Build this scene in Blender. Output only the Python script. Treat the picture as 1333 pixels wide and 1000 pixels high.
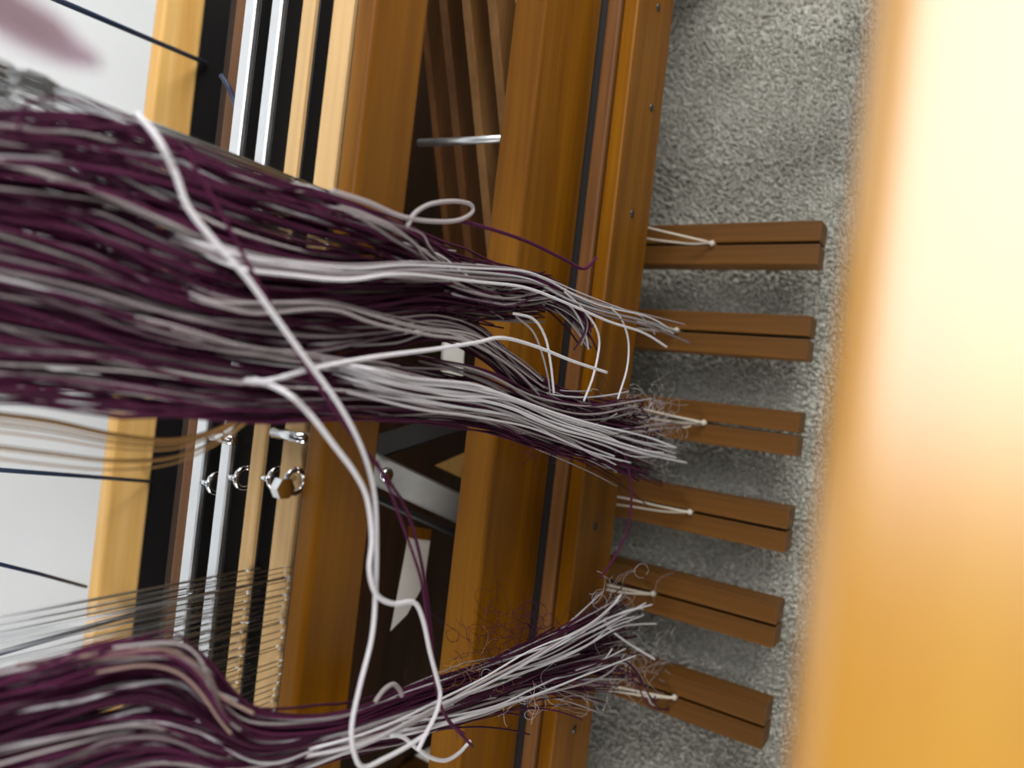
import bpy, bmesh, math, random
import numpy as np
from mathutils import Vector, Matrix

random.seed(7)
rng = np.random.default_rng(7)
for o in list(bpy.data.objects):
    bpy.data.objects.remove(o)
scene = bpy.context.scene
COL = scene.collection

# ------------------------------------------------------------------ camera
# The weaver leans over the breast beam and looks down; the phone is held sideways.
EYE = Vector((0, 0, .85))
FPX = 900.0
ROLL = .114
PITCH = math.radians(33)
_c = math.sqrt(1 - ROLL * ROLL)
_s, _k = math.sin(PITCH), math.cos(PITCH)
CX = np.array([ROLL, -_c, 0])                 # world right, in camera axes (x right, y down, z forward)
CD = np.array([_s * _c, _s * ROLL, _k])       # world down
CF = np.array([-_k * _c, -_k * ROLL, _s])     # world forward
cd = bpy.data.cameras.new('camera')
cam = bpy.data.objects.new('camera', cd)
COL.objects.link(cam)
scene.camera = cam
ax_r = Vector((CX[0], CF[0], -CD[0]))
ax_d = Vector((CX[1], CF[1], -CD[1]))
ax_f = Vector((CX[2], CF[2], -CD[2]))
M3 = Matrix((ax_r, -ax_d, -ax_f)).transposed()
cam.matrix_world = Matrix.Translation(EYE) @ M3.to_4x4()
cd.sensor_fit = 'HORIZONTAL'
cd.sensor_width = 36
cd.lens = 36 * FPX / 1333
cd.clip_start = .01
cd.dof.use_dof = True
cd.dof.focus_distance = .50
cd.dof.aperture_fstop = 4.2

# ------------------------------------------------------------------ world, lights, exposure
w = bpy.data.worlds.new('room_light')
scene.world = w
w.use_nodes = True
w.node_tree.nodes['Background'].inputs[0].default_value = (.95, .97, 1, 1)
w.node_tree.nodes['Background'].inputs[1].default_value = .025

def area(name, loc, target, size, power, col, sizey=None):
    l = bpy.data.lights.new(name, 'AREA')
    l.energy = power
    l.color = col
    l.size = size
    if sizey:
        l.shape = 'RECTANGLE'
        l.size_y = sizey
    o = bpy.data.objects.new(name, l)
    COL.objects.link(o)
    o.location = loc
    o.rotation_euler = (Vector(target) - Vector(loc)).to_track_quat('-Z', 'Y').to_euler()
    return o

area('ceiling_light', (.66, -.22, 2.3), (.66, -.22, 0), 1.4, 22, (.98, .98, 1), 1.3)
area('window_daylight', (1.54, -.25, 1.3), (0, .3, .45), .96, 54, (1, .985, .96), .96)
area('window_daylight', (-1.59, -.35, 1.25), (-.2, .25, .2), .96, 32, (1, .98, .95), .96)

scene.view_settings.view_transform = 'Standard'
scene.view_settings.look = 'None'
scene.view_settings.exposure = -0.2
scene.view_settings.gamma = 1
scene.view_settings.use_curve_mapping = False

# ------------------------------------------------------------------ helpers
def ray(px, py):
    d = np.array([(px - 666.5) / FPX, (py - 500) / FPX, 1.])
    return np.array([d @ CX, d @ CF, -(d @ CD)])

def at(px, py, Y):
    """point of the loom seen at photo position (px, py), at the distance Y in front of the weaver"""
    r = ray(px, py)
    return r * (Y / r[1]) + np.array(EYE)

def at_z(px, py, Z):
    r = ray(px, py)
    return r * ((Z - EYE.z) / r[2]) + np.array(EYE)

def tag(o, label=None, cat=None, group=None, kind=None):
    if label: o['label'] = label
    if cat: o['category'] = cat
    if group: o['group'] = group
    if kind: o['kind'] = kind
    return o

def empty(name, loc, label, cat, group=None):
    o = bpy.data.objects.new(name, None)
    COL.objects.link(o)
    o.location = loc
    o.empty_display_size = .02
    return tag(o, label, cat, group)

def wloc(o):
    v = Vector((0, 0, 0))
    while o is not None:
        v += o.location
        o = o.parent
    return v

def link(name, me, mat, parent=None, loc=(0, 0, 0)):
    o = bpy.data.objects.new(name, me)
    COL.objects.link(o)
    if mat is not None and not me.materials:
        me.materials.append(mat)
    o.parent = parent
    o.location = loc
    return o

def mesh_bm(name, bm, mat, parent=None, smooth=False, origin=None):
    """bm in world coordinates"""
    base = wloc(parent) if parent else Vector(origin or (0, 0, 0))
    bmesh.ops.translate(bm, verts=bm.verts, vec=-base)
    bmesh.ops.recalc_face_normals(bm, faces=bm.faces)
    me = bpy.data.meshes.new(name)
    bm.to_mesh(me)
    bm.free()
    if smooth:
        me.polygons.foreach_set('use_smooth', [True] * len(me.polygons))
    return link(name, me, mat, parent, (0, 0, 0) if parent else base)

def box_bm(x0, x1, y0, y1, z0, z1, bev=.002, seg=2, bm=None):
    bm = bm or bmesh.new()
    t = bmesh.new()
    bmesh.ops.create_cube(t, size=1)
    bmesh.ops.scale(t, verts=t.verts, vec=(x1 - x0, y1 - y0, z1 - z0))
    bmesh.ops.translate(t, verts=t.verts, vec=((x0 + x1) / 2, (y0 + y1) / 2, (z0 + z1) / 2))
    if bev:
        bmesh.ops.bevel(t, geom=t.edges[:], offset=bev, segments=seg, affect='EDGES', profile=.6)
    me = bpy.data.meshes.new('t')
    t.to_mesh(me)
    t.free()
    bm.from_mesh(me)
    bpy.data.meshes.remove(me)
    return bm

def bar_bm(p, q, wd, ht, up=(0, 0, 1), bev=.0015, seg=2):
    """a bevelled bar from p to q"""
    p, q = Vector(p), Vector(q)
    d = q - p
    x = d.normalized()
    y = Vector(up).cross(x).normalized()
    z = x.cross(y)
    bm = box_bm(-d.length / 2, d.length / 2, -wd / 2, wd / 2, -ht / 2, ht / 2, bev, seg)
    m = Matrix((x, y, z)).transposed().to_4x4()
    m.translation = (p + q) / 2
    bm.transform(m)
    return bm

def cr(pts, n):
    """Catmull-Rom through pts (k x m), n samples"""
    P = np.array(pts, float)
    P = np.vstack([2 * P[0] - P[1], P, 2 * P[-1] - P[-2]])
    t = np.linspace(0, len(P) - 3 - 1e-6, n)
    i = t.astype(int)
    u = (t - i)[:, None]
    a, b, c, d = P[i], P[i + 1], P[i + 2], P[i + 3]
    return .5 * (2 * b + (c - a) * u + (2 * a - 5 * b + 4 * c - d) * u ** 2 + (3 * b - a - 3 * c + d) * u ** 3)

class Tubes:
    """many tubes gathered in one mesh with a per-tube random value and uv"""
    def __init__(self):
        self.v, self.f, self.r, self.uv, self.n = [], [], [], [], 0
    def add(self, pts, rad, sides=5, val=None):
        P = np.array(pts, float)
        n = len(P)
        T = np.gradient(P, axis=0)
        T /= np.linalg.norm(T, axis=1)[:, None] + 1e-12
        ref = np.array([.31, .77, .55])
        A = np.cross(T, ref); A /= np.linalg.norm(A, axis=1)[:, None] + 1e-12
        B = np.cross(T, A)
        rad = np.broadcast_to(np.array(rad, float), (n,))
        ang = np.arange(sides) * 2 * math.pi / sides
        ring = P[:, None, :] + rad[:, None, None] * (np.cos(ang)[None, :, None] * A[:, None, :] + np.sin(ang)[None, :, None] * B[:, None, :])
        self.v.append(ring.reshape(-1, 3))
        L = np.concatenate([[0], np.cumsum(np.linalg.norm(np.diff(P, axis=0), axis=1))])
        base = self.n
        for i in range(n - 1):
            for s in range(sides):
                s2 = (s + 1) % sides
                self.f.append((base + i * sides + s, base + i * sides + s2, base + (i + 1) * sides + s2, base + (i + 1) * sides + s))
                self.uv += [(s / sides, L[i]), ((s + 1) / sides, L[i]), ((s + 1) / sides, L[i + 1]), (s / sides, L[i + 1])]
        for e in (0, n - 1):
            lp = [base + e * sides + s for s in range(sides)]
            self.f.append(tuple(lp if e else lp[::-1]))
            self.uv += [(0, 0)] * sides
        self.r += [random.random() if val is None else val] * (n * sides)
        self.n += n * sides
    def build(self, name, mat, parent=None, smooth=True, origin=None):
        base = np.array(wloc(parent)) if parent else np.array(origin if origin is not None else (0, 0, 0))
        V = np.vstack(self.v) - base
        me = bpy.data.meshes.new(name)
        me.from_pydata(V.tolist(), [], self.f)
        me.update()
        a = me.attributes.new('tint', 'FLOAT', 'POINT')
        a.data.foreach_set('value', np.array(self.r, np.float32))
        u = me.uv_layers.new(name='UVMap')
        u.data.foreach_set('uv', np.array(self.uv, np.float32).ravel())
        if smooth:
            me.polygons.foreach_set('use_smooth', [True] * len(me.polygons))
        return link(name, me, mat, parent, (0, 0, 0) if parent else tuple(base))

# ------------------------------------------------------------------ materials
def srgb(r, g, b):
    f = lambda c: (c / 12.92 if c <= .04045 else ((c + .055) / 1.055) ** 2.4)
    return (f(r / 255), f(g / 255), f(b / 255), 1)

def new_mat(name, rough=.5, metal=0):
    m = bpy.data.materials.new(name)
    m.use_nodes = True
    b = m.node_tree.nodes['Principled BSDF']
    b.inputs['Roughness'].default_value = rough
    b.inputs['Metallic'].default_value = metal
    return m, m.node_tree.nodes, m.node_tree.links, b

def wood(name, c0, c1, c2, grain='X', rough=.42, coat=.06, bump=.12):
    m, N, L, b = new_mat(name, rough)
    tc = N.new('ShaderNodeTexCoord')
    mp = N.new('ShaderNodeMapping')
    sc = {'X': (1.6, 38, 38), 'Y': (38, 1.6, 38), 'Z': (38, 38, 1.6)}[grain]
    mp.inputs['Scale'].default_value = sc
    L.new(tc.outputs['Object'], mp.inputs['Vector'])
    n1 = N.new('ShaderNodeTexNoise')
    n1.inputs['Scale'].default_value = 1.3
    n1.inputs['Detail'].default_value = 6
    n1.inputs['Distortion'].default_value = .6
    L.new(mp.outputs[0], n1.inputs['Vector'])
    n2 = N.new('ShaderNodeTexNoise')
    n2.inputs['Scale'].default_value = 7
    n2.inputs['Detail'].default_value = 4
    L.new(mp.outputs[0], n2.inputs['Vector'])
    mx = N.new('ShaderNodeMix')
    mx.data_type = 'FLOAT'
    mx.inputs[0].default_value = .3
    L.new(n1.outputs[0], mx.inputs[2])
    L.new(n2.outputs[0], mx.inputs[3])
    cr_ = N.new('ShaderNodeValToRGB')
    e = cr_.color_ramp.elements
    e[0].position, e[0].color = .3, c0
    e[1].position, e[1].color = .72, c2
    x = e.new(.5)
    x.color = c1
    L.new(mx.outputs[0], cr_.inputs[0])
    L.new(cr_.outputs[0], b.inputs['Base Color'])
    bp = N.new('ShaderNodeBump')
    bp.inputs['Strength'].default_value = bump
    bp.inputs['Distance'].default_value = .001
    L.new(n2.outputs[0], bp.inputs['Height'])
    L.new(bp.outputs[0], b.inputs['Normal'])
    b.inputs['Coat Weight'].default_value = coat
    b.inputs['Coat Roughness'].default_value = .25
    b.inputs['Specular IOR Level'].default_value = .16
    return m

HONEY = (srgb(92, 53, 0), srgb(113, 69, 1), srgb(131, 85, 5))
M = {}
M['honey_x'] = wood('honey_wood_x', *HONEY)
M['honey_y'] = wood('honey_wood_y', srgb(78, 49, 15), srgb(95, 61, 22), srgb(110, 74, 30), 'Y', .5, .05)
M['honey_z'] = wood('honey_wood_z', *HONEY, grain='Z')
M['breast'] = wood('breast_beam_varnish', srgb(198, 134, 16), srgb(210, 148, 24), srgb(218, 160, 34), 'X', .36, 1.0, .02)
M['breast'].node_tree.nodes['Principled BSDF'].inputs['Coat IOR'].default_value = 3.0
M['breast'].node_tree.nodes['Principled BSDF'].inputs['Coat Roughness'].default_value = .3
M['pale_x'] = wood('pale_wood_x', srgb(196, 158, 106), srgb(212, 176, 124), srgb(224, 190, 140), 'X', .5, .05)
M['tan_x'] = wood('tan_wood_x', srgb(206, 156, 84), srgb(220, 174, 102), srgb(230, 188, 120), 'X', .45, .1)
M['brown_x'] = wood('brown_wood_x', srgb(84, 52, 26), srgb(104, 68, 36), srgb(124, 84, 48), 'X', .5, .05)
M['dark_x'] = wood('dark_stained_wood_x', srgb(34, 20, 10), srgb(46, 28, 14), srgb(58, 36, 20), 'X', .6, .0)  # dark brown chosen to stand for the shade under the loom
M['lamm_x'] = wood('lamm_wood_x', srgb(120, 84, 46), srgb(142, 102, 60), srgb(160, 120, 74), 'X', .5, .05)

def metal(name, col, rough, bump=0):
    m, N, L, b = new_mat(name, rough, 1)
    b.inputs['Base Color'].default_value = col
    tc = N.new('ShaderNodeTexCoord')
    n = N.new('ShaderNodeTexNoise')
    n.inputs['Scale'].default_value = 60
    L.new(tc.outputs['Object'], n.inputs['Vector'])
    mr = N.new('ShaderNodeMapRange')
    mr.inputs[3].default_value = rough * .75
    mr.inputs[4].default_value = min(1, rough * 1.35)
    L.new(n.outputs[0], mr.inputs[0])
    L.new(mr.outputs[0], b.inputs['Roughness'])
    return m

M['chrome'] = metal('chrome', (.82, .84, .86, 1), .12)
M['alu'] = metal('satin_aluminium', (.86, .88, .9, 1), .38)
M['wire'] = metal('heddle_wire', (.42, .43, .44, 1), .3)
M['steel'] = metal('grey_steel_plate', (.27, .27, .26, 1), .55)

def paint(name, col, rough=.5, var=.12, scale=30, bump=.05):
    m, N, L, b = new_mat(name, rough)
    tc = N.new('ShaderNodeTexCoord')
    n = N.new('ShaderNodeTexNoise')
    n.inputs['Scale'].default_value = scale
    n.inputs['Detail'].default_value = 4
    L.new(tc.outputs['Object'], n.inputs['Vector'])
    hs = N.new('ShaderNodeHueSaturation')
    hs.inputs['Color'].default_value = col
    mr = N.new('ShaderNodeMapRange')
    mr.inputs[3].default_value = 1 - var
    mr.inputs[4].default_value = 1 + var
    L.new(n.outputs[0], mr.inputs[0])
    L.new(mr.outputs[0], hs.inputs['Value'])
    L.new(hs.outputs[0], b.inputs['Base Color'])
    bp = N.new('ShaderNodeBump')
    bp.inputs['Strength'].default_value = bump
    bp.inputs['Distance'].default_value = .001
    L.new(n.outputs[0], bp.inputs['Height'])
    L.new(bp.outputs[0], b.inputs['Normal'])
    return m

M['black'] = paint('black_paint', srgb(20, 19, 20), .45)
M['white_wall'] = paint('white_wall', srgb(226, 229, 232), .7, .03, 8)
M['white_trim'] = paint('white_trim', srgb(222, 222, 220), .5, .03)
M['white_block'] = paint('white_block', srgb(236, 234, 226), .5, .04)  # white that stands for lit spots showing through the gaps
M['cable'] = paint('dark_cable', srgb(40, 54, 82), .5)

def yarn(name, c0, c1, rough=.85, twist=True):
    m, N, L, b = new_mat(name, rough)
    at_ = N.new('ShaderNodeAttribute')
    at_.attribute_name = 'tint'
    cr_ = N.new('ShaderNodeValToRGB')
    cr_.color_ramp.elements[0].color = c0
    cr_.color_ramp.elements[1].color = c1
    L.new(at_.outputs['Fac'], cr_.inputs[0])
    L.new(cr_.outputs[0], b.inputs['Base Color'])
    b.inputs['Specular IOR Level'].default_value = .25
    if twist:
        uv = N.new('ShaderNodeUVMap')
        mp = N.new('ShaderNodeMapping')
        mp.inputs['Scale'].default_value = (1, 420, 1)
        L.new(uv.outputs[0], mp.inputs['Vector'])
        wv = N.new('ShaderNodeTexWave')
        wv.bands_direction = 'DIAGONAL'
        wv.inputs['Scale'].default_value = .32
        wv.inputs['Distortion'].default_value = 1.2
        L.new(mp.outputs[0], wv.inputs['Vector'])
        bp = N.new('ShaderNodeBump')
        bp.inputs['Strength'].default_value = .22
        bp.inputs['Distance'].default_value = .0005
        L.new(wv.outputs[0], bp.inputs['Height'])
        L.new(bp.outputs[0], b.inputs['Normal'])
    return m

M['purple'] = yarn('aubergine_yarn', srgb(46, 8, 32), srgb(74, 19, 53))
M['lilac'] = yarn('lilac_yarn', srgb(206, 182, 206), srgb(232, 214, 236))
M['taupe'] = yarn('taupe_yarn', srgb(112, 88, 82), srgb(150, 126, 116))
M['grey_yarn'] = yarn('pale_grey_yarn', srgb(106, 94, 98), srgb(160, 152, 152))
M['white_yarn'] = yarn('white_yarn', srgb(164, 160, 164), srgb(206, 204, 208))
M['tan_yarn'] = yarn('tan_yarn', srgb(120, 84, 44), srgb(176, 136, 84))
M['cord'] = yarn('cream_cord', srgb(190, 182, 166), srgb(214, 206, 190))

# carpet
def carpet_mat():
    m, N, L, b = new_mat('grey_carpet', .95)
    tc = N.new('ShaderNodeTexCoord')
    n = N.new('ShaderNodeTexNoise')
    n.inputs['Scale'].default_value = 190
    n.inputs['Detail'].default_value = 5
    L.new(tc.outputs['Object'], n.inputs['Vector'])
    n2 = N.new('ShaderNodeTexNoise')
    n2.inputs['Scale'].default_value = 9
    n2.inputs['Detail'].default_value = 3
    L.new(tc.outputs['Object'], n2.inputs['Vector'])
    mx = N.new('ShaderNodeMix')
    mx.data_type = 'FLOAT'
    mx.inputs[0].default_value = .35
    L.new(n.outputs[0], mx.inputs[2])
    L.new(n2.outputs[0], mx.inputs[3])
    r = N.new('ShaderNodeValToRGB')
    r.color_ramp.elements[0].position = .35
    r.color_ramp.elements[0].color = srgb(144, 142, 130)
    r.color_ramp.elements[1].position = .65
    r.color_ramp.elements[1].color = srgb(210, 210, 200)
    L.new(mx.outputs[0], r.inputs[0])
    L.new(r.outputs[0], b.inputs['Base Color'])
    bp = N.new('ShaderNodeBump')
    bp.inputs['Strength'].default_value = .8
    bp.inputs['Distance'].default_value = .003
    L.new(n.outputs[0], bp.inputs['Height'])
    L.new(bp.outputs[0], b.inputs['Normal'])
    return m
M['carpet'] = carpet_mat()

# ------------------------------------------------------------------ the room
def struct(name, bm, mat, label, cat):
    o = mesh_bm(name, bm, mat)
    return tag(o, label, cat, kind='structure')

struct('floor', box_bm(-1.6, 1.55, -1.2, 1.35, -.05, 0, 0), M['carpet'], 'grey looped wool carpet under the loom', 'floor')
struct('wall_back', box_bm(-1.6, 1.65, 1.35, 1.43, 0, 2.5, 0), M['white_wall'], 'plain white wall behind the loom', 'wall')
struct('baseboard_back', box_bm(-1.6, 1.55, 1.335, 1.35, 0, .09, .003), M['white_trim'], 'white painted baseboard along the wall behind the loom', 'baseboard')

WX = 1.55
bm = box_bm(WX, WX + .1, -1.2, -.75, 0, 2.5, 0)
for a in ((.25, 1.35, 0, 2.5), (-.75, .25, 0, .8), (-.75, .25, 1.8, 2.5)):
    box_bm(WX, WX + .1, a[0], a[1], a[2], a[3], 0, bm=bm)
struct('wall_right', bm, M['white_wall'], 'white wall holding the window on the lit side of the loom', 'wall')
bm = box_bm(WX - .01, WX + .05, -.79, -.73, .76, 1.84, .003)
for a in ((.23, .29, .76, 1.84), (-.73, .23, .76, .82), (-.73, .23, 1.78, 1.84)):
    box_bm(WX - .01, WX + .05, a[0], a[1], a[2], a[3], .003, bm=bm)
struct('window_1', bm, M['white_trim'], 'white window frame in the wall on the lit side', 'window')

LX = -1.6
bm = box_bm(LX - .1, LX, -1.2, -.85, 0, 2.5, 0)
for a in ((.15, 1.35, 0, 2.5), (-.85, .15, 0, .75), (-.85, .15, 1.75, 2.5)):
    box_bm(LX - .1, LX, a[0], a[1], a[2], a[3], 0, bm=bm)
struct('wall_left', bm, M['white_wall'], 'white wall holding the second window', 'wall')
bm = box_bm(LX - .05, LX + .01, -.89, -.83, .71, 1.79, .003)
for a in ((.13, .19, .71, 1.79), (-.83, .13, .71, .77), (-.83, .13, 1.73, 1.79)):
    box_bm(LX - .05, LX + .01, a[0], a[1], a[2], a[3], .003, bm=bm)
struct('window_2', bm, M['white_trim'], 'white frame of the second window across from the first', 'window')

# carpet pile: short leaning tufts
def pile():
    xs, ys = np.meshgrid(np.arange(-.55, .55, .0038), np.arange(-.06, .42, .0038))
    P = np.stack([xs.ravel(), ys.ravel()], 1)
    P += rng.uniform(-.0018, .0018, P.shape)
    n = len(P)
    h = rng.uniform(.0045, .008, n)
    r = rng.uniform(.0014, .0024, n)
    lean = rng.normal(0, .0024, (n, 2)) + np.array([.002, .001])
    a0 = rng.uniform(0, 6.28, n)
    V = np.zeros((n, 8, 3))
    for k in range(4):
        a = a0 + k * math.pi / 2
        V[:, k, 0] = P[:, 0] + np.cos(a) * r
        V[:, k, 1] = P[:, 1] + np.sin(a) * r
        V[:, k, 2] = -.001
        V[:, 4 + k, 0] = P[:, 0] + lean[:, 0] + np.cos(a) * r * .75
        V[:, 4 + k, 1] = P[:, 1] + lean[:, 1] + np.sin(a) * r * .75
        V[:, 4 + k, 2] = h + np.cos(a) * .0008
    q = np.array([[0, 1, 5, 4], [1, 2, 6, 5], [2, 3, 7, 6], [3, 0, 4, 7], [4, 5, 6, 7]])
    F = (q[None] + (np.arange(n) * 8)[:, None, None]).reshape(-1, 4)
    me = bpy.data.meshes.new('carpet_pile')
    me.from_pydata(V.reshape(-1, 3).tolist(), [], F.tolist())
    me.update()
    me.polygons.foreach_set('use_smooth', [True] * len(me.polygons))
    o = link('carpet_pile', me, M['carpet'])
    tag(o, 'short grey looped pile of the carpet around the treadles', 'carpet', kind='stuff')
pile()

# ------------------------------------------------------------------ the loom frame
HW = .56
loom = empty('floor_loom', (0, .3, 0), 'honey coloured wooden floor loom frame standing on grey carpet', 'loom')
# breast beam right under the weaver
mesh_bm('breast_beam', box_bm(-HW - .05, HW + .05, -.062, .0175, .655, .740, .009, 5), M['breast'], loom)
# beam below the front shaft
mesh_bm('shaft_beam', box_bm(-HW, HW, .283, .2985, .549, .5905, .004, 4), M['honey_x'], loom)
# broad front cross beam
mesh_bm('cross_beam', box_bm(-HW, HW, .320, .3525, .277, .371, .0025, 2), M['honey_x'], loom)
# treadle rail with its batten behind
tr = mesh_bm('treadle_rail', box_bm(-HW, HW, .279, .2935, .203, .283, .002, 2), M['honey_x'], loom)
mesh_bm('rail_filler', box_bm(-HW, HW, .3098, .3400, .205, .2766, 0), M['black'], loom)  # black strip added to paint the shade inside the slit
mesh_bm('rail_batten', box_bm(-HW, HW, .2955, .3095, .212, .285, .0025, 2), M['brown_x'], loom)
# rear cross board, with a black strip beneath it standing in for the shaded gap
mesh_bm('rear_board', box_bm(-HW, HW, .80, .821, .383, .430, .003, 2), M['tan_x'], loom)
mesh_bm('steel_strip', box_bm(-HW, HW, .803, .812, .346, .382, .001, 1), M['black'], loom)
# added dark panel at the back of the treadle space; its brown stands for shade
mesh_bm('rear_panel', box_bm(-HW, HW, .62, .638, .001, .452, .002, 2), M['dark_x'], loom)
mesh_bm('panel_rail', box_bm(-HW, HW, .600, .618, .43, .459, .003, 2), M['brown_x'], loom)
# side frames
for s in (-1, 1):
    x0, x1 = (HW, HW + .045) if s > 0 else (-HW - .045, -HW)
    mesh_bm('front_post', box_bm(x0, x1, -.055, .0, .0, .655, .003), M['honey_z'], loom)
    mesh_bm('castle_post', box_bm(x0, x1, .28, .36, .0, 1.15, .003), M['honey_z'], loom)
    mesh_bm('rear_post', box_bm(x0, x1, .79, .85, .0, .70, .003), M['honey_z'], loom)
    mesh_bm('side_rail', box_bm(x0 + .005, x1 - .005, -.03, .82, .22, .29, .003), M['honey_y'], loom)
    mesh_bm('foot_rail', box_bm(x0 + .005, x1 - .005, -.03, .82, .03, .08, .003), M['honey_y'], loom)

# screws on the treadle rail
def screw_me():
    bm = bmesh.new()
    bmesh.ops.create_cone(bm, cap_ends=True, segments=12, radius1=.0042, radius2=.003, depth=.002, matrix=Matrix.Rotation(math.pi / 2, 4, 'X'))
    me = bpy.data.meshes.new('screw')
    bm.to_mesh(me)
    bm.free()
    return me
sm = screw_me()
for px, py in [(857, 10), (848, 140), (823, 278), (775, 685), (748, 950)]:
    p = at(px, py, .2788)
    p[2] = max(p[2], .209)
    link('screw', sm, M['black'], tr, tuple(Vector(p) - wloc(tr)))

# ------------------------------------------------------------------ treadles
slat_me = None
TX = [.181, .082, -.018, -.118, -.217, -.322]
names = ['dark honey wooden treadle, the one nearest the broad brightly lit strip of carpet',
         'dark honey wooden treadle, second from the broad brightly lit strip of carpet',
         'dark honey wooden treadle in the row below the frayed ends of the big yarn bundle',
         'honey wooden treadle with a thin purple yarn hanging beside its cord',
         'honey wooden treadle just above the frayed tip of the rising yarn bundle',
         'honey wooden treadle last in the row, its back end under frayed yarn tips']
treadles = []
for i, x in enumerate(TX):
    t = empty('treadle', (x, .137, 0), names[i], 'treadle', 'six treadles over the carpet')
    yaw = [.0, .0, .0, .0, .0, .0][i]
    for s in (-1, 1):
        if slat_me is None:
            bm = box_bm(-.0108, .0108, 0, .40, -.034, 0, .0016, 2)
            slat_me = bpy.data.meshes.new('slat')
            bm.to_mesh(slat_me)
            bm.free()
            slat_me.materials.append(M['honey_y'])
        link('slat', slat_me, None, t, (s * .0123, 0, .092))
    mesh_bm('spacer', box_bm(x - .0016, x + .0016, .35, .40, .060, .090, 0), M['brown_x'], t)
    mesh_bm('spacer', box_bm(x - .0016, x + .0016, .51, .53, .060, .090, 0), M['brown_x'], t)
    treadles.append(t)
# the axle that carries the treadles at the back
bm = bmesh.new()
bmesh.ops.create_cone(bm, cap_ends=True, segments=16, radius1=.006, radius2=.006, depth=2 * HW + .04, matrix=Matrix.Translation((0, .525, .0505)) @ Matrix.Rotation(math.pi / 2, 4, 'Y'))
mesh_bm('treadle_axle', bm, M['steel'], loom, True)

# ------------------------------------------------------------------ shafts with heddles
def heddle_me():
    t = Tubes()
    z0, z1, ze = .0, .30, .15
    r = .00033
    t.add([(0, 0, z0), (0, 0, ze - .008)], r, 4)
    t.add([(0, 0, ze - .008), (.0016, 0, ze - .003), (.0016, 0, ze + .003), (0, 0, ze + .008)], r, 4)
    t.add([(0, 0, ze - .008), (-.0016, 0, ze - .003), (-.0016, 0, ze + .003), (0, 0, ze + .008)], r, 4)
    t.add([(0, 0, ze + .008), (0, 0, z1)], r, 4)
    t.add([(0, 0, z0), (0, -.001, z0 - .004), (0, -.001, z0 - .010), (0, .001, z0 - .011)], r, 4)
    o = t.build('heddle_tmp', M['wire'])
    me = o.data
    bpy.data.objects.remove(o)
    me.name = 'heddle'
    return me
hme = heddle_me()
shaft_y = [(.405, .416), (.378, .388), (.3465, .358), (.3125, .330)]
caps = ['alu', 'alu', 'pale_x', 'pale_x']
slab = ['satin metal capped loom shaft farthest back, black lower rail below hanging heddles',
        'second loom shaft from the back, narrow metal cap on black lower rail',
        'loom shaft with narrow pale wooden cap on black lower rail, third from back',
        'front loom shaft with wide pale wooden cap, next to the honey coloured beam']
hx = []
for k, (y0, y1) in enumerate(shaft_y):
    ym = (y0 + y1) / 2
    s = empty('loom_shaft', (0, ym, .55), slab[k], 'loom shaft', 'four loom shafts with heddles')
    mesh_bm('lower_rail', box_bm(-.52, .52, y0 + .001, y1 - .001, .545, .576, .001, 1), M['black'], s)
    mesh_bm('rail_cap', box_bm(-.52, .52, y0, y1, .5762, .5805, .001, 1), M[caps[k]], s)
    mesh_bm('upper_rail', box_bm(-.52, .52, y0 + .001, y1 - .001, .895, .925, .001, 1), M['black'], s)
    for sx in (-.515, .515):
        mesh_bm('side_strut', box_bm(sx - .005, sx + .005, ym - .004, ym + .004, .5808, .8948, .001, 1), M['black'], s)
    # heddles pushed into two groups: one under each warp section
    xr0 = at(10, 98, ym)[0]; xr1 = at(10, 520, ym)[0]
    xl0 = at(10, 800, ym)[0]; xl1 = at(10, 1130, ym)[0]
    xs = list(xr0 + (xr1 - xr0) * np.linspace(0, 1, 56) ** 1.7) + list(xl0 + (xl1 - xl0) * np.linspace(0, 1, 36) ** 1.3)
    for x in xs:
        x += random.uniform(-.0022, .0022)
        link('heddle', hme, None, s, (x, random.uniform(-.002, .002) - (y1 - y0) / 2 - .0012, .583 - .55 + random.uniform(-.001, .001)))
    # chrome screw eyes in the middle of each rail
    ex = [(-.086, -.078, -.073, -.068)[k]]
    for x in ex:
        R, ez = .0066, (.572 if k < 3 else .588)
        t = Tubes()
        ring = [(x + R * math.cos(a), y0 - .006, ez + R * math.sin(a)) for a in np.linspace(0, 2 * math.pi, 20)]
        t.add(ring, .0017, 8)
        t.add([(x, y0 - .006, ez + R), (x, y0 - .003, ez + R), (x, y0 + .003, min(ez + R, .5815))], .0019, 8)
        t.build('screw_eye', M['chrome'], s)
    if k in (1, 3):
        t = Tubes()
        x = ex[0] + .024
        t.add([(x, y0 - .007, .584), (x, y1 + .004, .584)], .0034, 10)
        t.build('pin', M['chrome'], s)
    if k == 3:
        bm = bmesh.new()
        bmesh.ops.create_cone(bm, cap_ends=True, segments=6, radius1=.0062, radius2=.0062, depth=.006,
                              matrix=Matrix.Translation((ex[0] - .003, y0 - .0065, .5965)) @ Matrix.Rotation(math.pi / 2, 4, 'X'))
        mesh_bm('nut', bm, M['chrome'], s)

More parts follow.
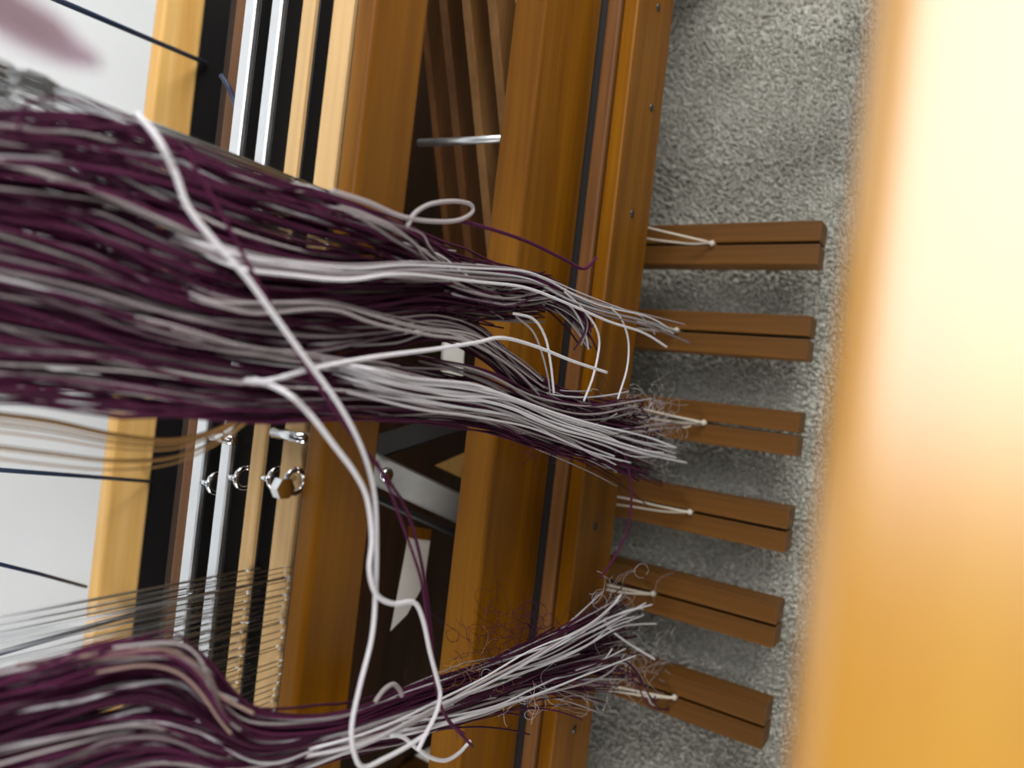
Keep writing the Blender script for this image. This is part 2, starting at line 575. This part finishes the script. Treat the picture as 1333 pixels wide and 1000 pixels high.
# ------------------------------------------------------------------ lamms between the beams
lam_lab = ['narrow brown lamm slat nearest the shafts, sloping down behind the honey beam',
           'dark brown lamm slat crossed by the steel rod, second from the shafts',
           'lamm slat with paler top, third from the shafts, crossed by the steel rod',
           'palest lamm slat, close to the broad front cross beam']
for k in range(4):
    y = [.50, .46, .42, .388][k]
    px0 = [562, 590, 620, 653][k]
    p = at(px0, 0, y)
    q = at(px0 + 38, 380 + 14 * k, y - .004)
    d = (p - q) / np.linalg.norm(p - q)
    p = p + d * (.548 - p[0]) / d[0]
    t = mesh_bm('lamm', bar_bm(p, q, .010 if k else .008, .034, bev=.001), M['lamm_x'] if k > 1 else M['brown_x'], origin=tuple(q))
    tag(t, lam_lab[k], 'lamm', 'lamms under the shafts')
rod = Tubes()
rod.add([at(546, 186, .49), at(600, 184, .43), at(662, 180, .372)], .0038, 12)
tag(rod.build('steel_rod', M['alu'], origin=at(600, 184, .43)), 'short grey steel rod crossing the lamms below the honey beam', 'rod')

# white block standing in for a brightly lit spot; small wooden toggle between yarns
b = bar_bm(at(590, 446, .44), at(588, 490, .44), .012, .022, up=(0, .6, .8), bev=.002)
tag(mesh_bm('white_block', b, M['white_block'], origin=tuple(at(590, 470, .44))), 'small white block showing between yarn strands above the cross beam', 'block')
b = bar_bm(at(586, 388, .40), at(589, 412, .40), .006, .008, up=(0, .6, .8), bev=.001)
tag(mesh_bm('wooden_toggle', b, M['pale_x'], origin=tuple(at(588, 400, .40))), 'tiny pale wooden toggle caught among the purple yarns', 'toggle')

# grey steel bracket
br = empty('steel_bracket', tuple(at(545, 640, .44)), 'grey steel bracket with chrome bolt between the two honey beams', 'bracket')
mesh_bm('plate', bar_bm(at(478, 606, .45), at(618, 672, .40), .004, .030, up=(0, .55, .83), bev=.001), M['steel'], br)
mesh_bm('lower_flange', bar_bm(at(470, 640, .452), at(612, 703, .402), .010, .004, up=(0, .55, .83), bev=.0008), M['black'], br)
mesh_bm('cross_arm', bar_bm(at(470, 588, .462), at(625, 540, .43), .004, .026, up=(0, .55, .83), bev=.001), M['black'], br)
bm = bmesh.new()
bmesh.ops.create_uvsphere(bm, u_segments=16, v_segments=10, radius=.0075)
bmesh.ops.scale(bm, verts=bm.verts, vec=(1, .7, 1))
bmesh.ops.translate(bm, verts=bm.verts, vec=Vector(at(503, 619, .425)))
mesh_bm('bolt', bm, M['chrome'], br, True)

def wedge(name, poly, Y, th, mat, label, cat):
    bm = bmesh.new()
    f = [bm.verts.new(at(x, y, Y)) for x, y in poly]
    bk = [bm.verts.new(Vector(at(x, y, Y)) + Vector(ray(x, y)).normalized() * th) for x, y in poly]
    bm.faces.new(f)
    bm.faces.new(bk[::-1])
    n = len(poly)
    for i in range(n):
        bm.faces.new((f[i], bk[i], bk[(i + 1) % n], f[(i + 1) % n]))
    o = mesh_bm(name, bm, mat, origin=tuple(at(*poly[0], Y)))
    return tag(o, label, cat)
wedge('wooden_wedge', [(566, 606), (622, 582), (622, 632), (600, 622)], .47, .012, M['tan_x'], 'light honey wooden wedge showing beside the grey bracket', 'wedge')  # added shape, its colour paints the sunlit rear beam in the gap
pg = wedge('hanging_peg', [(531, 700), (560, 704), (552, 760), (530, 800), (508, 822), (516, 780)], .45, .012, M['white_block'], 'white tapered peg hanging below the grey bracket', 'peg')  # added shape, its white paints the lit floor seen through the gap
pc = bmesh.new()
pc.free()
cap_o = wedge('collar', [(531, 684), (562, 690), (560, 704), (531, 700)], .449, .013, M['honey_x'], None, None)  # honey top of that patch, painting the lit beam in the same gap
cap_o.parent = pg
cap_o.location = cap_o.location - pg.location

# ------------------------------------------------------------------ cables behind the shafts
cab = [((40, -15, .66), (268, 82, .80), .0026, 'dark blue cable running up to the lit end of the rear board'),
       ((-40, 609, .66), (196, 627, .80), .0022, 'dark cable crossing the white wall just under the hanging tan threads'),
       ((-40, 725, .66), (112, 764, .79), .0018, 'slack dark cable on the white wall between the two heddle groups'),
       ((-40, 862, .66), (172, 800, .80), .0026, 'dark cable running behind the left heddle group')]
for a, b_, r, lab in cab:
    t = Tubes()
    A, B = at(*a), at(*b_)
    t.add([A, (A + B) / 2 + np.array([0, 0, -.002]), B], r, 8)
    tag(t.build('cable', M['cable'], origin=A), lab, 'cable', 'cables to the rear board')
t = Tubes()
t.add(cr([at(288, 98, .60), at(297, 112, .592), at(304, 130, .588), at(309, 145, .58)], 14), .0024, 8)
tag(t.build('cable', M['cable'], origin=at(309, 145, .59)), 'short curved black cable end behind the silver capped shaft', 'cable')

# ------------------------------------------------------------------ yarn
def Yh(px):
    return float(np.interp(px, [-100, 0, 150, 300, 450, 600, 700, 900, 950], [.312, .302, .288, .270, .259, .258, .258, .250, .250]))

def smooth_noise(n, amp, k):
    c = rng.normal(0, amp, k)
    return np.interp(np.linspace(0, k - 1, n), np.arange(k), c)

def flow(ctrl, count, tubes_for, depth=.010, n=46, rad=(.0005, .0007), fray=0.0, start=(0, .0), wander=.3):
    """strands that follow a centre line of (px, py, half width) points; tubes_for(t) gives mesh and radius by place in the bundle"""
    for i in range(count):
        t = rng.uniform(-1, 1)
        s = rng.uniform(-1, 1)
        C = cr(ctrl, n)
        L = 1 - abs(rng.normal(0, fray)) - rng.uniform(*start) * 0
        m = max(8, int(n * min(1, L)))
        C = C[:m]
        off = t + smooth_noise(m, wander, 7)
        dep = s * math.sqrt(max(0, 1 - t * t * .7)) + smooth_noise(m, .25, 6)
        if fray:
            u = np.linspace(0, 1, m)
            off = off + rng.normal(0, .9) * np.clip((u - .72) / .28, 0, 1) ** 2
            dep = dep + rng.normal(0, .8) * np.clip((u - .72) / .28, 0, 1) ** 2
        pts = []
        for j in range(m):
            px, py, hw = C[j]
            pts.append(at(px, py + off[j] * hw, Yh(px) - dep[j] * depth * (.4 + .6 * hw / ctrl[0][2])))
        tb, r = tubes_for(t)
        tb.add(cr(pts, m), r * rng.uniform(.85, 1.2), 5)

def bundle(label, flows, name='yarn_bundle', base=(400, 500)):
    b = empty(name, tuple(at(base[0], base[1], .26)), label, 'yarn bundle', 'yarn bundles hanging through the heddles')
    tp, tg, tw = Tubes(), Tubes(), Tubes()
    for ctrl, count, pw, kw in flows:
        # pale streaks: a few places across the bundle
        seeds = rng.uniform(-1, 1, 5)
        def pick(t, seeds=seeds, pw=pw):
            d = np.min(np.abs(seeds - t))
            if d < .055 and rng.random() < pw * 1.6:
                return (tw, .00070) if rng.random() < .35 else (tg, .00068)
            if rng.random() < pw * .2:
                return tg, .0006
            return tp, .00062
        flow(ctrl, count, pick, **kw)
    tag(tp.build('purple_strands', M['purple'], b), 'aubergine purple yarn strands', kind='stuff')
    if tg.n: tag(tg.build('grey_strands', M['grey_yarn'], b), 'pale grey yarn strands', kind='stuff')
    if tw.n: tag(tw.build('white_strands', M['white_yarn'], b), 'white yarn strands', kind='stuff')
    return b

upper = bundle('aubergine and grey warp bundle on top, bending over to a short tip on the rail', [
    ([(-70, 176, 32), (100, 190, 36), (200, 214, 36), (320, 255, 30), (430, 285, 26), (520, 315, 22), (590, 350, 20), (660, 372, 16), (730, 385, 12)], 70, .45, dict(fray=.12)),
    ([(-70, 215, 40), (100, 250, 44), (220, 290, 40), (340, 330, 30), (450, 352, 24), (570, 362, 20), (680, 372, 16), (740, 398, 12), (775, 440, 8)], 85, .4, dict(fray=.07)),
    ([(-70, 280, 40), (100, 320, 44), (220, 365, 40), (340, 395, 30), (450, 402, 26), (560, 392, 22), (650, 392, 18), (720, 388, 12)], 85, .4, dict(fray=.07)),
], base=(560, 370))
main = bundle('large aubergine and white warp bundle in the middle, white frayed end over a treadle', [
    ([(-70, 345, 40), (100, 375, 44), (250, 415, 40), (400, 436, 30), (500, 432, 20), (570, 424, 14), (630, 448, 16), (690, 505, 20), (770, 548, 20), (850, 575, 18)], 95, .22, dict(fray=.05)),
    ([(-70, 400, 40), (120, 435, 42), (260, 465, 38), (400, 490, 30), (520, 505, 24), (620, 522, 22), (700, 545, 22), (780, 565, 22), (880, 588, 20)], 95, .35, dict(fray=.05)),
    ([(-70, 470, 38), (120, 490, 38), (260, 508, 32), (400, 520, 24), (520, 530, 18), (620, 540, 16), (700, 566, 16), (780, 580, 18), (860, 585, 22)], 90, .45, dict(fray=.06)),
], base=(700, 540))
left = bundle('aubergine warp bundle in the foreground corner, rising to a frayed white tip', [
    ([(-70, 925, 30), (60, 892, 32), (150, 868, 30), (225, 868, 30), (275, 905, 34), (330, 950, 26), (430, 948, 18), (540, 912, 20), (640, 880, 20), (740, 838, 20), (830, 795, 18)], 95, .5, dict(fray=.06, n=60)),
    ([(-70, 985, 36), (80, 945, 38), (190, 925, 38), (270, 950, 32), (340, 975, 22), (430, 955, 18), (540, 925, 20), (640, 893, 22), (740, 855, 22), (845, 840, 20)], 95, .35, dict(fray=.06, n=60)),
    ([(-70, 1045, 40), (80, 1005, 40), (200, 975, 36), (290, 990, 26), (350, 990, 18), (440, 965, 16), (540, 940, 18), (640, 905, 20), (720, 880, 20), (820, 880, 24)], 80, .45, dict(fray=.09, n=60)),
], base=(620, 900))

# fine loose fibres around the bundle ends
def fuzz(parent, spots, count, mat, name, r=.00018):
    t = Tubes()
    for _ in range(count):
        x, y, R = spots[rng.integers(len(spots))]
        px, py = x + rng.normal(0, R * .5), y + rng.normal(0, R * .35)
        a = rng.uniform(0, 6.28)
        k = rng.normal(0, .5)
        P = []
        Y = Yh(px) - rng.uniform(-.004, .012)
        for j in range(9):
            P.append(at(px, py, Y))
            px += math.cos(a) * R * .13
            py += math.sin(a) * R * .13
            a += k + rng.normal(0, .25)
        t.add(cr(P, 18), r, 3)
    tag(t.build(name, mat, parent), None, kind='stuff')
fuzz(left, [(660, 815, 60), (700, 830, 50), (640, 850, 60), (760, 850, 60), (600, 900, 50)], 130, M['purple'], 'purple_fuzz')
fuzz(left, [(800, 790, 50), (840, 860, 55), (700, 900, 50), (820, 880, 60)], 110, M['white_yarn'], 'white_fuzz')
fuzz(left, [(600, 890, 40), (640, 880, 40)], 40, M['tan_yarn'], 'tan_fuzz')
fuzz(main, [(860, 580, 30), (830, 530, 40), (840, 550, 40)], 90, M['white_yarn'], 'white_fuzz')
fuzz(main, [(800, 560, 50), (700, 580, 40)], 50, M['purple'], 'purple_fuzz')

# single strands that stand out, parts of their bundle
def strand(parent, pts, mat, r, dy=-.012, name='strand'):
    t = Tubes()
    P = cr([at(x, y, Yh(x) + (dy if i else .006) + (e[0] if e else 0)) for i, (x, y, *e) in enumerate(pts)], 10 * len(pts))
    n = len(P)
    P = P + np.stack([smooth_noise(n, .0007, 9), smooth_noise(n, .0009, 8), smooth_noise(n, .0007, 9)], 1)
    k = np.ones(9) / 9
    P = np.stack([np.convolve(np.pad(P[:, a], 4, 'edge'), k, 'valid') for a in range(3)], 1)
    t.add(P, r, 8, rng.uniform(.1, 1))
    return t.build(name, mat, parent)
def lock(parent, pts, n, spread, mats, r, dy):
    """a lock of n separate strands that run together, each with its own start, end and waviness"""
    for k in range(n):
        o = spread * (2 * (k + .5) / n - 1) + rng.normal(0, 1.2)
        q = [(x + rng.normal(0, 5), y + o * (.6 if i == 0 else 1) + rng.normal(0, 1.1)) for i, (x, y) in enumerate(pts)]
        q[0] = (q[0][0] - rng.uniform(0, 60), q[0][1] - rng.uniform(0, 14))
        q[-1] = (q[-1][0] + rng.uniform(-28, 10), q[-1][1] + rng.normal(0, spread * .45))
        strand(parent, q, M[mats[rng.integers(len(mats))]], r * rng.uniform(.75, 1.25), dy - rng.uniform(0, .004))
lock(upper, [(215, 300), (300, 332), (370, 346), (460, 354), (530, 347), (620, 354), (690, 362), (740, 385), (790, 405), (840, 418), (884, 434)], 8, 10, ['white_yarn', 'white_yarn', 'grey_yarn'], .0008, -.012)
lock(upper, [(225, 372), (280, 392), (340, 398), (420, 396), (480, 412), (560, 428), (610, 436), (670, 470), (720, 505)], 4, 7, ['grey_yarn'], .0007, -.011)
lock(upper, [(430, 268), (480, 285), (530, 310), (560, 335), (610, 372), (680, 388), (740, 380)], 4, 10, ['grey_yarn'], .0007, -.010)
lock(upper, [(560, 372), (610, 382), (660, 392), (710, 380), (745, 392), (765, 420), (772, 452)], 5, 10, ['grey_yarn', 'white_yarn', 'purple'], .0008, -.011)
lock(main, [(420, 474), (480, 488), (540, 504), (600, 512), (660, 522), (720, 548), (780, 566), (830, 582), (888, 594)], 9, 14, ['white_yarn', 'white_yarn', 'grey_yarn'], .0008, -.013)
lock(main, [(400, 503), (500, 518), (580, 533), (640, 540), (700, 558), (770, 588), (830, 600)], 5, 8, ['grey_yarn', 'white_yarn'], .0008, -.013)
lock(main, [(130, 400), (220, 425), (300, 450), (380, 462), (470, 470), (540, 484)], 3, 7, ['grey_yarn'], .0007, -.009)
lock(main, [(560, 470), (640, 492), (700, 522), (760, 536), (820, 528), (850, 530)], 6, 10, ['grey_yarn', 'purple', 'grey_yarn'], .0007, -.012)
lock(main, [(700, 545), (760, 560), (810, 560), (870, 552), (915, 553)], 4, 6, ['cord', 'grey_yarn'], .0008, -.012)
lock(left, [(380, 1006), (470, 966), (560, 922), (640, 884), (710, 845), (770, 815), (830, 778)], 4, 5, ['white_yarn', 'grey_yarn'], .0008, -.015)
lock(left, [(480, 968), (560, 945), (640, 925), (700, 905), (770, 876), (830, 850)], 4, 8, ['white_yarn', 'white_yarn', 'grey_yarn'], .0007, -.014)
lock(left, [(640, 890), (700, 862), (760, 832), (810, 806), (850, 800)], 6, 14, ['white_yarn'], .0007, -.014)
lock(left, [(680, 900), (740, 880), (800, 862), (830, 880), (850, 915), (875, 920)], 5, 10, ['white_yarn', 'purple'], .0007, -.013)
lock(left, [(60, 885), (150, 858), (225, 858), (265, 885), (285, 920), (320, 948)], 8, 16, ['grey_yarn', 'taupe', 'purple', 'taupe'], .0006, -.012)

# tan threads looped beside the middle bundle
tt = empty('tan_threads', tuple(at(200, 600, .28)), 'loose tan threads looping under the middle bundle across the white wall', 'thread bundle')
for k in range(12):
    o = rng.uniform(-38, 38)
    t = Tubes()
    P = cr([at(-60, 565 + o, .325), at(60, 580 + o, .32), at(150, 592 + o * .8, .31), at(225, 590 + o * .55, .30), at(285, 568 + o * .35, .29), (at(340, 530 + o * .2, .272))], 40)
    t.add(P, .00045, 5)
    t.build('thread', M['tan_yarn'], tt)

# long loose yarns in front of everything
def loose(name, label, pts, mat, r, dy=-.030, group='long loose yarns'):
    t = Tubes()
    P = cr([at(x, y, Yh(x) + dy + (e[0] if e else 0)) for x, y, *e in pts], 12 * len(pts))
    t.add(P, r, 10, .8)
    return tag(t.build(name, mat, origin=P[-1]), label, 'yarn', group)
loose('loose_yarn', 'long white yarn slanting across the big bundle and hanging in a wide loop', [
    (178, 148, .03), (205, 180), (228, 225), (245, 270), (280, 315), (320, 360), (355, 408), (400, 470), (438, 522), (464, 568), (480, 610), (488, 650), (490, 700), (489, 770), (484, 830), (468, 895), (458, 945), (461, 980), (473, 999), (500, 988), (530, 972), (556, 955)], M['white_yarn'], .0012)
loose('loose_yarn', 'second white yarn leaving the middle bundle and kinking sideways at its lower end', [
    (322, 490, .03), (370, 510), (402, 538), (435, 580), (462, 616), (478, 650), (484, 700), (481, 742), (490, 774), (512, 786), (538, 784), (550, 805), (560, 850), (569, 884), (573, 905), (567, 930), (553, 958), (544, 977)], M['white_yarn'], .0012, -.032)
loose('loose_yarn', 'purple yarn following the long white yarn across the big bundle', [
    (240, 195), (275, 255), (305, 310), (345, 385), (400, 480), (450, 555), (505, 625), (532, 672), (550, 740), (560, 810), (566, 880), (574, 920), (590, 945), (615, 972)], M['purple'], .0009, -.024)
loose('loose_yarn', 'thin purple yarn twisted beside the kinked white yarn', [
    (490, 600), (508, 640), (530, 700), (548, 755), (556, 810), (562, 860), (570, 905), (584, 940), (604, 955)], M['purple'], .0008, -.026)
loose('loose_yarn', 'white yarn lying crosswise over the middle bundle towards the rail', [
    (296, 492, .03), (345, 496), (400, 482), (480, 466), (570, 454), (620, 446), (655, 440), (700, 452), (745, 470), (790, 485)], M['white_yarn'], .0011, -.022)
loose('loose_yarn', 'grey yarn curling into a flat loop below the front shaft', [
    (430, 248), (480, 264), (520, 281), (560, 288), (595, 287), (614, 277), (612, 266), (590, 262), (560, 266), (540, 278), (530, 295)], M['grey_yarn'], .0012, -.014)
loose('loose_yarn', 'short curled white yarn end arching over the cross beam', [
    (668, 408), (695, 416), (710, 440), (717, 475), (721, 512)], M['white_yarn'], .0009, -.014)
loose('loose_yarn', 'thin grey yarn end arching beside the curled white end', [
    (672, 412), (694, 432), (706, 462), (714, 495), (716, 515)], M['grey_yarn'], .0007, -.012)
loose('loose_yarn', 'white yarn drooping from the upper bundle tip in front of the rail slit', [
    (735, 380), (756, 400), (775, 425), (780, 450), (772, 490), (760, 522)], M['white_yarn'], .0009, -.014)
loose('loose_yarn', 'white yarn bowed over the treadle rail edge', [
    (795, 400), (810, 418), (818, 445), (816, 480), (804, 520)], M['white_yarn'], .0008, -.014)
loose('loose_yarn', 'dark purple yarn stretching over the cross beam from the grey loop', [
    (600, 288), (645, 300), (690, 316), (735, 338), (760, 350), (776, 336)], M['purple'], .0012, -.010)
loose('loose_yarn', 'thin purple yarn dangling from the frayed bundle end over the carpet', [
    (808, 575), (818, 610), (822, 645), (817, 688), (800, 725), (782, 752)], M['purple'], .0011, -.012)
loose('loose_yarn', 'short white yarn curl on the dark panel behind the foreground bundle', [
    (488, 914), (500, 898), (512, 891), (520, 898), (523, 906)], M['grey_yarn'], .0013, -.010)
loose('loose_yarn', 'wavy white yarn end under the loop of the long white yarn', [
    (508, 956), (525, 960), (542, 974), (560, 986), (580, 990), (598, 980), (612, 965)], M['white_yarn'], .0011, -.020)
loose('loose_yarn', 'kinked white yarn end pointing down from the frayed tip', [
    (786, 808), (800, 824), (822, 840), (852, 858)], M['white_yarn'], .0011, -.014)
loose('loose_yarn', 'dark arched yarn at the upper edge of the big bundle against the wall', [
    (24, 170), (26, 150), (38, 135), (70, 128), (110, 134), (160, 150), (230, 190)], M['purple'], .0005, -.012)

# a lock of purple yarn close to the lens
t = Tubes()
for k in range(46):
    o = rng.normal(0, 12)
    e = rng.uniform(0, 25)
    t.add(cr([at(-60, -30 + o, .135), at(10, 18 + o * 1.2, .14), at(70, 50 + o, .145), at(105 + e, 72 + o * .4 + e * .5, .148)], 20), .00045, 4)
tag(t.build('yarn_lock', M['lilac'], origin=at(70, 50, .14)), 'blurred lock of purple yarn hanging close in front of the white wall', 'yarn')

# ------------------------------------------------------------------ tie-up cords from the treadles to the lamms
tie = [(926, 326, 0), (880, 436, 1), (916, 553, 2), (898, 668, 3), (850, 775, 4), (880, 890, 5)]
tl = ['cream tie-up cord knotted into the first treadle beside the brightly lit carpet',
      'cream tie-up cord in the slot of the second treadle',
      'pale tie-up cord in the slot of the treadle under the big frayed bundle end',
      'doubled pale tie-up cord bowing from the treadle near the thin purple yarn',
      'pale tie-up cord in the slot of the treadle above the frayed tip',
      'pale tie-up cord in the slot of the last treadle under frayed yarn']
for (px, py, i) in tie:
    c = empty('tie_up_cord', (TX[i], at_z(px, py, .094)[1], .094), tl[i], 'cord', 'tie-up cords on the treadles')
    y0 = at_z(px, py, .094)[1]
    x = TX[i]
    for s in (-1, 1):
        t = Tubes()
        P = cr([(x, y0, .060), (x, y0, .094), (x + s * .003, y0 + .025, .112 + .004 * s), (x + s * .005 + .004, y0 + .075, .150 + .006 * s), (x + .004, .343, .225), (x, .356, .286)], 40)
        t.add(P, .0011, 6)
        t.build('cord_strand', M['cord'], c)
    bm = bmesh.new()
    bmesh.ops.create_icosphere(bm, subdivisions=2, radius=.0032)
    bmesh.ops.translate(bm, verts=bm.verts, vec=(x, y0, .0945))
    kn = mesh_bm('knot', bm, M['cord'], c, True)
